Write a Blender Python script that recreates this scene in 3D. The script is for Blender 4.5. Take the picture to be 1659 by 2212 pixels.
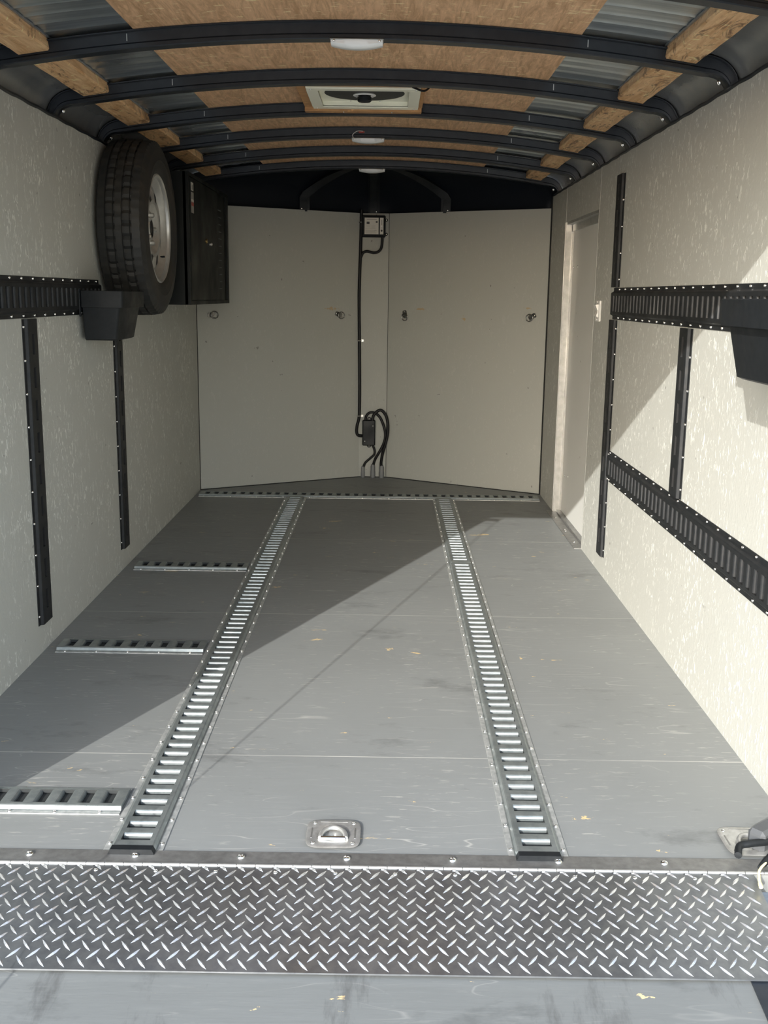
import bpy, math, random
from mathutils import Vector, Matrix
random.seed(7)
C = bpy.context.scene.collection
for o in list(bpy.data.objects): bpy.data.objects.remove(o)
sc = bpy.context.scene

# ------------------------------------------------------------------ camera
F_PX = 2252.06; PITCH = 0.20476; YAW = -0.00199; ROLL = 0.01367; CAM_Z = 1.1475
cam_d = bpy.data.cameras.new('camera'); cam = bpy.data.objects.new('camera', cam_d); C.objects.link(cam)
cam_d.sensor_fit = 'HORIZONTAL'; cam_d.sensor_width = 36.0; cam_d.lens = F_PX / 1659 * 36.0
cam_d.clip_start = 0.02; cam_d.clip_end = 500
fw = Vector((math.sin(YAW)*math.cos(PITCH), math.cos(YAW)*math.cos(PITCH), -math.sin(PITCH)))
rt = Vector((math.cos(YAW), -math.sin(YAW), 0)); up = rt.cross(fw)
rt2 = rt*math.cos(ROLL) + up*math.sin(ROLL); up2 = -rt*math.sin(ROLL) + up*math.cos(ROLL)
m = Matrix((rt2, up2, -fw)).transposed().to_4x4(); m.translation = Vector((0, 0, CAM_Z))
cam.matrix_world = m
sc.camera = cam

# ------------------------------------------------------------------ light
SUN_DIR = Vector((0.453, 1.0, -0.453)).normalized()
sun_d = bpy.data.lights.new('sun', 'SUN'); sun = bpy.data.objects.new('sun', sun_d); C.objects.link(sun)
sun_d.energy = 5.3; sun_d.angle = math.radians(0.35); sun_d.color = (1.0, 0.98, 0.94)
sun.rotation_euler = SUN_DIR.to_track_quat('-Z', 'Y').to_euler(); sun.location = (-3, -6, 4)
w = bpy.data.worlds.new('world'); sc.world = w; w.use_nodes = True
nt = w.node_tree; bg = nt.nodes['Background']
sky = nt.nodes.new('ShaderNodeTexSky'); sky.sky_type = 'NISHITA'; sky.sun_disc = False; sky.dust_density = 1.2
sky.sun_elevation = math.radians(22.4); sky.sun_rotation = math.radians(180+24)
hs = nt.nodes.new('ShaderNodeHueSaturation'); hs.inputs['Saturation'].default_value = 0.65
nt.links.new(sky.outputs[0], hs.inputs['Color']); nt.links.new(hs.outputs[0], bg.inputs[0]); bg.inputs[1].default_value = 0.62
sc.view_settings.view_transform = 'Standard'; sc.view_settings.look = 'None'
sc.view_settings.gamma = 1.0; sc.view_settings.use_curve_mapping = False
sc.view_settings.exposure = 0.08

# ------------------------------------------------------------------ materials
def mat(name, col, rough=0.5, metal=0.0, spec=0.5):
    mm = bpy.data.materials.new(name); mm.use_nodes = True
    b = mm.node_tree.nodes['Principled BSDF']
    b.inputs['Base Color'].default_value = (*col, 1); b.inputs['Roughness'].default_value = rough
    b.inputs['Metallic'].default_value = metal; b.inputs['Specular IOR Level'].default_value = spec
    return mm
class N:
    """small node helper"""
    def __init__(s, mm):
        s.t = mm.node_tree; s.n = s.t.nodes; s.b = s.n['Principled BSDF']
        s.tc = s.n.new('ShaderNodeTexCoord')
    def add(s, typ, **kw):
        x = s.n.new(typ)
        for k, v in kw.items(): setattr(x, k, v)
        return x
    def lk(s, a, b): s.t.links.new(a, b)
    def map(s, scale, rot=(0,0,0), loc=(0,0,0)):
        x = s.add('ShaderNodeMapping'); x.inputs['Scale'].default_value = scale
        x.inputs['Rotation'].default_value = rot; x.inputs['Location'].default_value = loc
        s.lk(s.tc.outputs['Object'], x.inputs['Vector']); return x.outputs[0]
    def noise(s, scale, vec=None, detail=4, rough=0.55, dist=0):
        x = s.add('ShaderNodeTexNoise'); x.inputs['Scale'].default_value = scale
        x.inputs['Detail'].default_value = detail; x.inputs['Roughness'].default_value = rough
        x.inputs['Distortion'].default_value = dist
        s.lk(vec if vec is not None else s.tc.outputs['Object'], x.inputs['Vector']); return x.outputs[0]
    def ramp(s, fac, stops):
        x = s.add('ShaderNodeValToRGB'); e = x.color_ramp.elements
        e[0].position, e[0].color = stops[0][0], (*stops[0][1], 1)
        e[1].position, e[1].color = stops[1][0], (*stops[1][1], 1)
        for p, c in stops[2:]:
            q = e.new(p); q.color = (*c, 1)
        s.lk(fac, x.inputs[0]); return x.outputs[0]
    def val(s, fac, a, b, lo=0.0, hi=1.0):
        x = s.add('ShaderNodeMapRange'); x.inputs[1].default_value = a; x.inputs[2].default_value = b
        x.inputs[3].default_value = lo; x.inputs[4].default_value = hi; s.lk(fac, x.inputs[0]); return x.outputs[0]
    def mix(s, fac, a, b, mode='MIX'):
        x = s.add('ShaderNodeMix', data_type='RGBA', blend_type=mode)
        for sock, v in ((x.inputs[0], fac), (x.inputs[6], a), (x.inputs[7], b)):
            if isinstance(v, (int, float)): sock.default_value = v
            elif isinstance(v, tuple): sock.default_value = (*v, 1)
            else: s.lk(v, sock)
        return x.outputs[2]
    def math(s, op, a, b=0.0, c=0.0):
        x = s.add('ShaderNodeMath', operation=op)
        for i, v in enumerate((a, b, c)):
            if isinstance(v, (int, float)): x.inputs[i].default_value = v
            else: s.lk(v, x.inputs[i])
        return x.outputs[0]
    def bump(s, h, strength=0.3, dist=0.002):
        x = s.add('ShaderNodeBump'); x.inputs['Strength'].default_value = strength
        x.inputs['Distance'].default_value = dist; s.lk(h, x.inputs['Height'])
        s.lk(x.outputs[0], s.b.inputs['Normal'])
    def sep(s, vec=None):
        x = s.add('ShaderNodeSeparateXYZ'); s.lk(vec if vec is not None else s.tc.outputs['Object'], x.inputs[0]); return x.outputs

def wall_material(name, base, flake, amount, rough=0.42):
    mm = mat(name, base, rough+0.12, 0.0, 0.3); g = N(mm)
    v = g.map((1, 1, 0.45))
    f1 = g.noise(70, v, 3, 0.6, 1.2); f2 = g.noise(6, None, 3)
    fl = g.math('MULTIPLY', g.val(f1, 0.57, 0.64), g.val(f2, 0.36, 0.56))
    col = g.mix(g.math('MULTIPLY', fl, amount), base, flake)
    cl = g.noise(1.7, None, 4)
    col = g.mix(g.val(cl, 0.35, 0.7, 0, 0.18), col, tuple(c*0.86 for c in base))
    sp = g.noise(26, g.map((1, 1, 1), loc=(3, 7, 1)), 2)
    col = g.mix(g.val(sp, 0.745, 0.76, 0, 0.6), col, (0.12, 0.11, 0.10))
    g.lk(col, g.b.inputs['Base Color'])
    g.bump(g.math('ADD', f1, g.math('MULTIPLY', fl, 0.8)), 0.35*amount + 0.05, 0.002)
    return mm
M_WALL = wall_material('painted_wall', (0.485, 0.49, 0.45), (0.80, 0.805, 0.75), 1.0)
def nose_stains():
    g = N(M_NOSE); b = M_NOSE.node_tree.nodes['Principled BSDF']; src = b.inputs['Base Color'].links[0].from_socket; col = src
    wob = g.noise(60, None, 3)
    for (x, y, z, rx, rz_) in ((-0.353, 6.531, 1.063, 0.036, 0.010), (0.199, 6.513, 1.068, 0.026, 0.006), (0.446, 6.37, 1.018, 0.016, 0.014), (0.805, 6.163, 1.086, 0.022, 0.006)):
        mp = g.add('ShaderNodeMapping'); mp.vector_type = 'POINT'
        mp.inputs['Location'].default_value = (-x/rx, -y/rx, -z/rz_); mp.inputs['Scale'].default_value = (1/rx, 1/rx, 1/rz_)
        g.lk(g.tc.outputs['Object'], mp.inputs['Vector'])
        ln = g.add('ShaderNodeVectorMath', operation='LENGTH'); g.lk(mp.outputs[0], ln.inputs[0])
        dd = g.math('ADD', ln.outputs['Value'], g.math('MULTIPLY', g.math('SUBTRACT', wob, 0.5), 4.0))
        col = g.mix(g.val(dd, 1.1, 0.5, 0, 0.7), col, (0.42, 0.29, 0.13))
    g.lk(col, b.inputs['Base Color'])
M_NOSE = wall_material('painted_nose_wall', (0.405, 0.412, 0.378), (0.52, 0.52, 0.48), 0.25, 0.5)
nose_stains()
M_DOORW = wall_material('door_leaf_skin', (0.72, 0.72, 0.68), (0.76, 0.76, 0.73), 0.1, 0.35)

def floor_material(name, base, seams=True, marks=False):
    mm = mat(name, base, 0.5); g = N(mm)
    big = g.noise(1.3, None, 5); col = g.mix(g.val(big, 0.35, 0.7), tuple(c*0.93 for c in base), tuple(c*1.07 for c in base))
    grain = g.noise(9, g.map((1.2, 14, 1)), 6, 0.7)
    col = g.mix(g.val(grain, 0.35, 0.75, 0, 0.35), col, tuple(c*1.22 for c in base))
    # pale scratches, two directions
    for rot, loc, k in ((0.25, 0, 0.55), (1.35, 3, 0.45), (2.4, 8, 0.4)):
        v = g.map((0.8, 7, 1), rot=(0, 0, rot), loc=(loc, loc*2, 0))
        n1 = g.noise(2.6, v, 1, 0.4, 0.2)
        band = g.math('SUBTRACT', 1.0, g.val(g.math('ABSOLUTE', g.math('SUBTRACT', n1, 0.5)), 0.0, 0.0045))
        gate = g.val(g.noise(2.1, g.map((1, 1, 1), loc=(loc*3+1, 5, 0)), 3), 0.53, 0.60)
        col = g.mix(g.math('MULTIPLY', g.math('MULTIPLY', band, gate), k*(0.3 if marks else 1.0)), col, (0.50, 0.49, 0.45))
    # short grain nicks lying across the floor
    nk = g.noise(16, g.map((1, 7, 1), loc=(2, 2, 2)), 3, 0.6)
    gate = g.val(g.noise(2.3, g.map((1, 1, 1), loc=(9, 1, 0)), 3), 0.40, 0.62)
    col = g.mix(g.math('MULTIPLY', g.val(nk, 0.615, 0.65), g.math('MULTIPLY', gate, 0.06 if marks else 0.4)), col, (0.50, 0.49, 0.44))
    # bare wood chips
    ch = g.noise(7, g.map((1, 2.6, 1), loc=(5.2, 1.3, 0)), 5, 0.7, 0.5)
    col = g.mix(g.val(ch, 0.672, 0.69), col, (0.62, 0.47, 0.25))
    # dark scuffs
    sc_ = g.noise(3.2, g.map((1, 2.2, 1), loc=(1, 8, 3)), 6, 0.72)
    col = g.mix(g.val(sc_, 0.57, 0.72, 0, 0.5), col, tuple(c*0.35 for c in base))
    if marks:
        tm = g.noise(5, g.map((2.2, 0.5, 1), loc=(4, 4, 0)), 6, 0.75)
        col = g.mix(g.val(tm, 0.57, 0.70, 0, 0.6), col, (0.06, 0.06, 0.06))
    if seams:
        y = g.sep()[1]
        ph = g.math('ABSOLUTE', g.math('SUBTRACT', g.math('PINGPONG', g.math('SUBTRACT', y, 1.265), 0.6), 0.0))
        near0 = g.math('SUBTRACT', 1.0, g.val(ph, 0.0008, 0.0022))
        col = g.mix(g.math('MULTIPLY', near0, g.val(g.noise(3), 0.35, 0.6, 0.25, 0.9)), col, (0.58, 0.57, 0.52))
    g.lk(col, g.b.inputs['Base Color'])
    g.lk(g.val(grain, 0.3, 0.8, 0.42, 0.6), g.b.inputs['Roughness'])
    g.bump(g.math('ADD', grain, g.math('MULTIPLY', nk, 0.5)), 0.16, 0.0015)
    return mm
M_FLOOR = floor_material('grey_floor_paint', (0.212, 0.221, 0.216))
M_RAMP = floor_material('grey_ramp_paint', (0.142, 0.151, 0.149), seams=False, marks=True)

def wood_material(name, a, b, axis='Y', knots=False, scale=1.0):
    mm = mat(name, a, 0.55); g = N(mm)
    st = (9, 1.1, 9) if axis == 'Y' else (1.1, 9, 9)
    n1 = g.noise(2.2*scale, g.map(st), 5, 0.65, 3.2); n2 = g.noise(9*scale, g.map(tuple(s*1.4 for s in st)), 4, 0.7)
    col = g.mix(g.val(n1, 0.38, 0.62), a, b)
    col = g.mix(g.val(n2, 0.50, 0.72, 0, 0.55), col, tuple(min(1, c*1.45) for c in a))
    sp = g.noise(24, g.map((1, 2.5, 1)), 2, 0.5)
    col = g.mix(g.val(sp, 0.64, 0.68, 0, 0.5), col, tuple(min(1, c*1.9) for c in a))
    if knots:
        kn = g.noise(3.4, g.map((4, 1.2, 1), loc=(2, 0, 0)), 5, 0.75, 2.5)
        col = g.mix(g.val(kn, 0.54, 0.63, 0, 0.85), col, (0.13, 0.05, 0.02))
    g.lk(col, g.b.inputs['Base Color']); g.bump(n2, 0.12, 0.001)
    return mm
M_PLY = wood_material('ceiling_plywood', (0.74, 0.46, 0.265), (0.50, 0.29, 0.15))
M_PINE = wood_material('pine_strip', (0.80, 0.52, 0.28), (0.62, 0.34, 0.15), knots=True)
M_RAW = wood_material('raw_wood_trim', (0.50, 0.27, 0.11), (0.40, 0.20, 0.08), 'X')

def metal_material(name, a, b, rough, metal, scale=40, stretch=(1, 1, 1), bump=0.08, spec=0.5):
    mm = mat(name, a, rough, metal, spec); g = N(mm)
    n1 = g.noise(scale, g.map(stretch), 5, 0.6); n2 = g.noise(scale*0.12, None, 3)
    col = g.mix(g.val(n1, 0.35, 0.65), a, b); g.lk(col, g.b.inputs['Base Color'])
    g.lk(g.val(n2, 0.3, 0.7, rough*0.8, rough*1.25), g.b.inputs['Roughness'])
    if bump: g.bump(n1, bump, 0.0008)
    return mm
M_GALV = metal_material('galvanised_track', (0.27, 0.305, 0.305), (0.37, 0.40, 0.395), 0.40, 0.72)
M_FLANGE = metal_material('worn_sunlit_flange', (0.42, 0.44, 0.43), (0.62, 0.63, 0.61), 0.42, 0.55, 55)  # flange lightened for wear and for sunlight put into its colour
M_ZINC = metal_material('zinc_plate', (0.44, 0.44, 0.42), (0.58, 0.58, 0.56), 0.30, 0.65, 60)
M_ZINCD = metal_material('dark_zinc', (0.16, 0.16, 0.155), (0.42, 0.42, 0.41), 0.25, 0.95, 90)  # darker zinc so the front wall rings stand out
M_SKIN = metal_material('roof_sheet_metal', (0.52, 0.58, 0.62), (0.70, 0.75, 0.78), 0.30, 0.9, 12, (0.3, 5, 1), 0.05)
M_DIAM = metal_material('diamond_plate_metal', (0.30, 0.32, 0.345), (0.40, 0.42, 0.44), 0.34, 0.92, 34)
M_LOZ = metal_material('diamond_plate_ridges', (0.66, 0.67, 0.67), (0.8, 0.8, 0.79), 0.25, 0.85, 60, bump=0)
M_ALU = metal_material('mill_aluminium', (0.42, 0.42, 0.40), (0.52, 0.52, 0.50), 0.36, 0.75, 30)
M_HINGE = metal_material('steel_hinge_leaf', (0.27, 0.27, 0.262), (0.36, 0.36, 0.35), 0.42, 0.75, 50)
M_BRIGHT = mat('bright_zinc_screw', (0.85, 0.85, 0.83), 0.18, 1.0)
M_BLKSTEEL = metal_material('black_painted_steel', (0.012, 0.016, 0.022), (0.020, 0.024, 0.030), 0.36, 0.0, 30, bump=0.03)
M_BLKTRACK = metal_material('black_painted_track', (0.010, 0.012, 0.014), (0.018, 0.019, 0.020), 0.5, 0.0, 50, bump=0.03)
M_BLKTRACK.node_tree.nodes['Principled BSDF'].inputs['Specular IOR Level'].default_value = 0.3
M_COVE = metal_material('dark_glossy_cove_sheet', (0.24, 0.25, 0.26), (0.32, 0.32, 0.31), 0.24, 0.5, 7, bump=0.02)
M_NOSECAP = metal_material('black_nose_cap_sheet', (0.006, 0.008, 0.012), (0.007, 0.009, 0.013), 0.5, 0.0, 12, bump=0.02, spec=0.12)
M_RUBBER = mat('tyre_rubber', (0.020, 0.020, 0.019), 0.62)
def rub():
    g = N(M_RUBBER); n = g.noise(7, None, 5, 0.7); col = g.mix(g.val(n, 0.45, 0.72, 0, 0.6), (0.017, 0.018, 0.018), (0.055, 0.045, 0.033))
    g.lk(col, g.b.inputs['Base Color']); g.bump(g.noise(120), 0.1, 0.0006)
rub()
M_RIM = metal_material('silver_painted_wheel', (0.50, 0.50, 0.48), (0.60, 0.60, 0.58), 0.32, 0.6, 25, bump=0.02)
M_BLKPLAST = metal_material('black_plastic', (0.008, 0.010, 0.012), (0.012, 0.014, 0.016), 0.5, 0.0, 90, bump=0.04, spec=0.3)
M_CABINET = metal_material('black_cabinet_sheet', (0.007, 0.009, 0.0085), (0.008, 0.0095, 0.009), 0.5, 0.0, 40, bump=0.03, spec=0.2)
M_CABLE = mat('black_cable_jacket', (0.007, 0.007, 0.008), 0.45, 0.0, 0.25)
M_LENS = mat('milky_lamp_lens', (0.92, 0.93, 0.92), 0.25)
M_CREAM = mat('cream_vent_plastic', (0.93, 0.915, 0.76), 0.35)
M_SCREEN = mat('dark_vent_screen', (0.045, 0.045, 0.04), 0.8)
M_WHITE = mat('white_plastic', (0.82, 0.81, 0.78), 0.35)
M_CONDUIT = mat('grey_pvc', (0.17, 0.175, 0.18), 0.5)
M_STICK = mat('sticker_paper', (0.62, 0.60, 0.54), 0.5)
M_INK = mat('sticker_ink', (0.05, 0.05, 0.05), 0.6)
M_GREYINK = mat('sticker_grey_ink', (0.30, 0.29, 0.27), 0.6)
M_RED = mat('sticker_red', (0.35, 0.05, 0.04), 0.5)
M_DARKGAP = mat('black_gap', (0.006, 0.006, 0.006), 0.7)  # plain black for joints and wall track slot insides
M_CORD = mat('cream_cord', (0.72, 0.62, 0.34), 0.8)
M_BRASS = mat('brass_lock', (0.55, 0.38, 0.16), 0.3, 1.0)
M_ASPH = floor_material('pale_bounce_ground', (0.27, 0.275, 0.27), seams=False)  # ground tone made pale to bounce light up to the ceiling
M_GREYPLAST = mat('grey_plastic', (0.075, 0.08, 0.085), 0.5)
M_SLOT = mat('painted_slot_shade', (0.035, 0.038, 0.038), 0.7, 0.0, 0.2)  # shade inside the floor track slots, put into the colour

# ------------------------------------------------------------------ mesh helpers
class MB:
    def __init__(s): s.v = []; s.f = []
    def add(s, vs, fs):
        k = len(s.v); s.v += [tuple(p) for p in vs]; s.f += [tuple(i+k for i in f) for f in fs]; return s
    def box(s, x0, x1, y0, y1, z0, z1, M=None, bev=0.0):
        if bev > 0:
            b = min(bev, (x1-x0)*.49, (y1-y0)*.49, (z1-z0)*.49)
            vs = []; fs = []
            X = (x0, x1); Y = (y0, y1); Z = (z0, z1); idx = {}
            for i in range(2):
                for j in range(2):
                    for k in range(2):
                        sx = 1 if i == 0 else -1; sy = 1 if j == 0 else -1; sz = 1 if k == 0 else -1
                        idx[i, j, k, 0] = len(vs); vs.append((X[i], Y[j]+sy*b, Z[k]+sz*b))
                        idx[i, j, k, 1] = len(vs); vs.append((X[i]+sx*b, Y[j], Z[k]+sz*b))
                        idx[i, j, k, 2] = len(vs); vs.append((X[i]+sx*b, Y[j]+sy*b, Z[k]))
            def q(*a): fs.append([idx[t] for t in a])
            for i in range(2): q((i,0,0,0),(i,1,0,0),(i,1,1,0),(i,0,1,0))
            for j in range(2): q((0,j,0,1),(1,j,0,1),(1,j,1,1),(0,j,1,1))
            for k in range(2): q((0,0,k,2),(1,0,k,2),(1,1,k,2),(0,1,k,2))
            for i in range(2):
                for j in range(2): q((i,j,0,0),(i,j,0,1),(i,j,1,1),(i,j,1,0))
            for i in range(2):
                for k in range(2): q((i,0,k,0),(i,0,k,2),(i,1,k,2),(i,1,k,0))
            for j in range(2):
                for k in range(2): q((0,j,k,1),(0,j,k,2),(1,j,k,2),(1,j,k,1))
            for i in range(2):
                for j in range(2):
                    for k in range(2): fs.append([idx[i,j,k,0], idx[i,j,k,1], idx[i,j,k,2]])
        else:
            vs = [(x, y, z) for x in (x0, x1) for y in (y0, y1) for z in (z0, z1)]
            fs = [(0,1,3,2),(4,6,7,5),(0,4,5,1),(2,3,7,6),(0,2,6,4),(1,5,7,3)]
        if M is not None: vs = [M @ Vector(p) for p in vs]
        return s.add(vs, fs)
    def tube(s, pts, r, n=10, close=True):
        pts = [Vector(p) for p in pts]; rings = []; prev = None
        for i, p in enumerate(pts):
            a = pts[max(0, i-1)]; b = pts[min(len(pts)-1, i+1)]; t = (b-a).normalized()
            if prev is None:
                u = t.cross(Vector((0, 0, 1)))
                if u.length < 0.1: u = t.cross(Vector((0, 1, 0)))
                u.normalize()
            else:
                u = (prev - t*prev.dot(t)).normalized()
            prev = u; w_ = t.cross(u); rr = r[i] if isinstance(r, (list, tuple)) else r
            rings.append([p + (u*math.cos(2*math.pi*k/n) + w_*math.sin(2*math.pi*k/n))*rr for k in range(n)])
        vs = [q for R_ in rings for q in R_]; fs = []
        for i in range(len(pts)-1):
            for k in range(n):
                fs.append((i*n+k, i*n+(k+1) % n, (i+1)*n+(k+1) % n, (i+1)*n+k))
        if close: fs.append(tuple(range(n))[::-1]); fs.append(tuple((len(pts)-1)*n+k for k in range(n)))
        return s.add(vs, fs)
    def lathe(s, prof, n=24, M=None, cap=False):
        """prof: (r, h) about the local Z axis"""
        vs = []; fs = []
        for r, h in prof:
            for k in range(n):
                a = 2*math.pi*k/n; vs.append(Vector((r*math.cos(a), r*math.sin(a), h)))
        for i in range(len(prof)-1):
            for k in range(n):
                fs.append((i*n+k, i*n+(k+1) % n, (i+1)*n+(k+1) % n, (i+1)*n+k))
        if cap:
            fs.append(tuple(range(n))[::-1]); fs.append(tuple((len(prof)-1)*n+k for k in range(n)))
        if M is not None: vs = [M @ p for p in vs]
        return s.add(vs, fs)
    def prism(s, poly, h0, h1, M=None):
        n = len(poly); vs = [Vector((x, y, h)) for h in (h0, h1) for x, y in poly]
        fs = [tuple(range(n))[::-1], tuple(range(n, 2*n))] + [(i, (i+1) % n, n+(i+1) % n, n+i) for i in range(n)]
        if M is not None: vs = [M @ p for p in vs]
        return s.add(vs, fs)
    def sweep(s, rings, closed=True, caps=True):
        n = len(rings[0]); vs = [p for r in rings for p in r]; fs = []
        for i in range(len(rings)-1):
            for k in range(n if closed else n-1):
                fs.append((i*n+k, i*n+(k+1) % n, (i+1)*n+(k+1) % n, (i+1)*n+k))
        if closed and caps: fs.append(tuple(range(n))[::-1]); fs.append(tuple((len(rings)-1)*n+k for k in range(n)))
        return s.add(vs, fs)
    def mesh(s, name, mt, smooth=False):
        me = bpy.data.meshes.new(name); me.from_pydata(s.v, [], s.f); me.update()
        import bmesh
        bm = bmesh.new(); bm.from_mesh(me); bmesh.ops.recalc_face_normals(bm, faces=bm.faces)
        bm.to_mesh(me); bm.free()
        if mt: me.materials.append(mt)
        if smooth:
            try: me.set_sharp_from_angle(angle=math.radians(smooth if smooth is not True else 35)); 
            except Exception: pass
            for p in me.polygons: p.use_smooth = True
            try: me.set_sharp_from_angle(angle=math.radians(smooth if smooth is not True else 35))
            except Exception: pass
        return me
    def obj(s, name, mt, parent=None, smooth=False):
        o = bpy.data.objects.new(name, s.mesh(name, mt, smooth)); C.objects.link(o)
        if parent: o.parent = parent
        return o
def put(name, me, parent=None, loc=(0, 0, 0), M=None):
    o = bpy.data.objects.new(name, me); C.objects.link(o)
    if parent: o.parent = parent
    if M is not None: o.matrix_local = M
    else: o.location = loc
    return o
def tag(o, label, cat, group=None, kind=None):
    o['label'] = label; o['category'] = cat
    if group: o['group'] = group
    if kind: o['kind'] = kind
    return o
def struct(o, label=None):
    o['kind'] = 'structure'
    if label: o['label'] = label
    return o
def empty(name, loc=(0, 0, 0), M=None):
    o = bpy.data.objects.new(name, None); C.objects.link(o); o.empty_display_size = 0.05
    if M is not None: o.matrix_world = M
    else: o.location = loc
    return o
def frame(origin, ex, ey, ez):
    mm_ = Matrix((Vector(ex), Vector(ey), Vector(ez))).transposed().to_4x4(); mm_.translation = Vector(origin); return mm_
def smoothpath(pts, n=8):
    P = [Vector(p) for p in pts]; P = [P[0]*2-P[1]] + P + [P[-1]*2-P[-2]]; out = []
    for i in range(1, len(P)-2):
        for k in range(n):
            t = k/n; a, b, c, d = P[i-1], P[i], P[i+1], P[i+2]
            out.append(0.5*((2*b) + (c-a)*t + (2*a-5*b+4*c-d)*t*t + (3*b-a-3*c+d)*t**3))
    out.append(P[-2]); return out

# ------------------------------------------------------------------ dimensions
XL, XR = -1.107, 0.914; XC = (XL+XR)/2
Y_REAR, Y_CORN, Y_NOSE = 1.80, 6.10, 6.63
NX0, NX1 = -0.180, -0.005          # flat strip of the nose
Z_WALL, Z_NOSE = 1.705, 1.64
def zr(d): return 1.878 - 0.083*d*d
T = 0.03

# ------------------------------------------------------------------ structure
fl = MB(); poly = [(XL, 1.938), (XR, 1.938), (XR, Y_CORN), (NX1, Y_NOSE), (NX0, Y_NOSE), (XL, Y_CORN)]
fl.prism(poly, -0.04, 0.0); struct(fl.obj('floor', M_FLOOR), 'grey painted plywood trailer floor')
MB().box(XL-T, XL, Y_REAR, Y_CORN+0.02, -0.04, Z_WALL).obj('wall_left', M_WALL)
struct(bpy.data.objects['wall_left'], 'white painted left side wall')
DY0, DY1, DZ = 4.735, 5.605, 1.53
wr = MB()
wr.box(XR, XR+T, Y_REAR, DY0, -0.04, Z_WALL); wr.box(XR, XR+T, DY1, Y_CORN+0.02, -0.04, Z_WALL)
wr.box(XR, XR+T, DY0, DY1, DZ, Z_WALL)
struct(wr.obj('wall_right', M_WALL), 'white painted right side wall with the side door opening')
def nose_panel(name, A, B, label):
    A = Vector(A); B = Vector(B); d = (B-A).normalized(); n = Vector((-d.y, d.x)) if d.x > 0 else Vector((d.y, -d.x))
    if n.y < 0: n = -n
    p = [A, B, B+n*T, A+n*T]
    return struct(MB().prism([(q.x, q.y) for q in p], -0.04, Z_NOSE).obj(name, M_NOSE), label)
nose_panel('wall_front_left', (XL, Y_CORN), (NX0, Y_NOSE), 'left angled panel of the front wall')
nose_panel('wall_front', (NX0, Y_NOSE), (NX1, Y_NOSE), 'narrow flat centre strip of the front wall')
nose_panel('wall_front_right', (NX1, Y_NOSE), (XR, Y_CORN), 'right angled panel of the front wall')
# dark joints and corner lines
def trim(n, mb, mt, label, smooth=False): return struct(mb.obj('trim_%d' % n, mt, None, smooth), label)
trim(1, MB().tube([(XR-0.002, Y_CORN-0.003, 0), (XR-0.002, Y_CORN-0.003, Z_WALL)], 0.006, 6), M_DARKGAP, 'black gap in the right front corner')
trim(2, MB().tube([(XL+0.001, Y_CORN+0.001, 0), (XL+0.001, Y_CORN+0.001, Z_WALL)], 0.003, 6), M_DARKGAP, 'thin dark gap in the left front corner')
bl = [(XL, Y_CORN), (NX0, Y_NOSE), (NX1, Y_NOSE), (XR, Y_CORN)]
trim(3, MB().tube([(x, y-0.002, 0.001) for x, y in bl], 0.0035, 6), M_DARKGAP, 'dark joint along the foot of the front wall')
trim(4, MB().box(NX1-0.0015, NX1+0.0015, Y_NOSE-0.0015, Y_NOSE+0.001, 0, Z_NOSE), M_DARKGAP, 'dark vertical joint on the front wall')

# ---- roof skin
def arc_strip(mb, d0, d1, y0, y1, zoff, nd=24, ny=2, ridges=False, thick=0.0):
    ys = [y0+(y1-y0)*i/ny for i in range(ny+1)]
    vs = []; fs = []
    for layer in ((0, thick) if thick else (0,)):
        for y in ys:
            for i in range(nd+1):
                d = d0+(d1-d0)*i/nd; z = zr(d)+zoff+layer
                if ridges and layer == 0:
                    ph = (y/0.078) % 1.0; z += -0.0035*math.exp(-((ph-0.5)/0.10)**2)
                vs.append((XC+d, y, z))
    n = nd+1; m_ = ny+1
    for L in range(2 if thick else 1):
        for j in range(ny):
            for i in range(nd):
                a = L*n*m_+j*n+i; fs.append((a, a+1, a+n+1, a+n))
    if thick:
        o = n*m_
        for i in range(nd):
            fs.append((i, i+1, o+i+1, o+i)); b = ny*n+i; fs.append((b, b+1, o+b+1, o+b))
        for j in range(ny):
            a = j*n; fs.append((a, a+n, o+a+n, o+a)); b = j*n+nd; fs.append((b, b+n, o+b+n, o+b))
    return mb.add(vs, fs)
VX, VY, VH = XC-0.003, 4.02, 0.165      # roof vent centre and half opening
sk = MB()
arc_strip(sk, -0.93, -0.60, 1.80, 6.14, 0.012, 8, 440, True, 0.006)
arc_strip(sk, 0.60, 0.93, 1.80, 6.14, 0.012, 8, 440, True, 0.006)
arc_strip(sk, -0.601, 0.601, 1.80, VY-VH-0.02, 0.012, 16, 1, False, 0.006)
arc_strip(sk, -0.601, 0.601, VY+VH+0.02, 6.14, 0.012, 16, 1, False, 0.006)
arc_strip(sk, -0.601, VX-VH-0.02-XC, VY-VH-0.02, VY+VH+0.02, 0.012, 8, 1, False, 0.006)
arc_strip(sk, VX+VH+0.02-XC, 0.601, VY-VH-0.02, VY+VH+0.02, 0.012, 8, 1, False, 0.006)
struct(sk.obj('ceiling', M_SKIN, None, 25), 'ribbed galvanised roof sheet')

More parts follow.
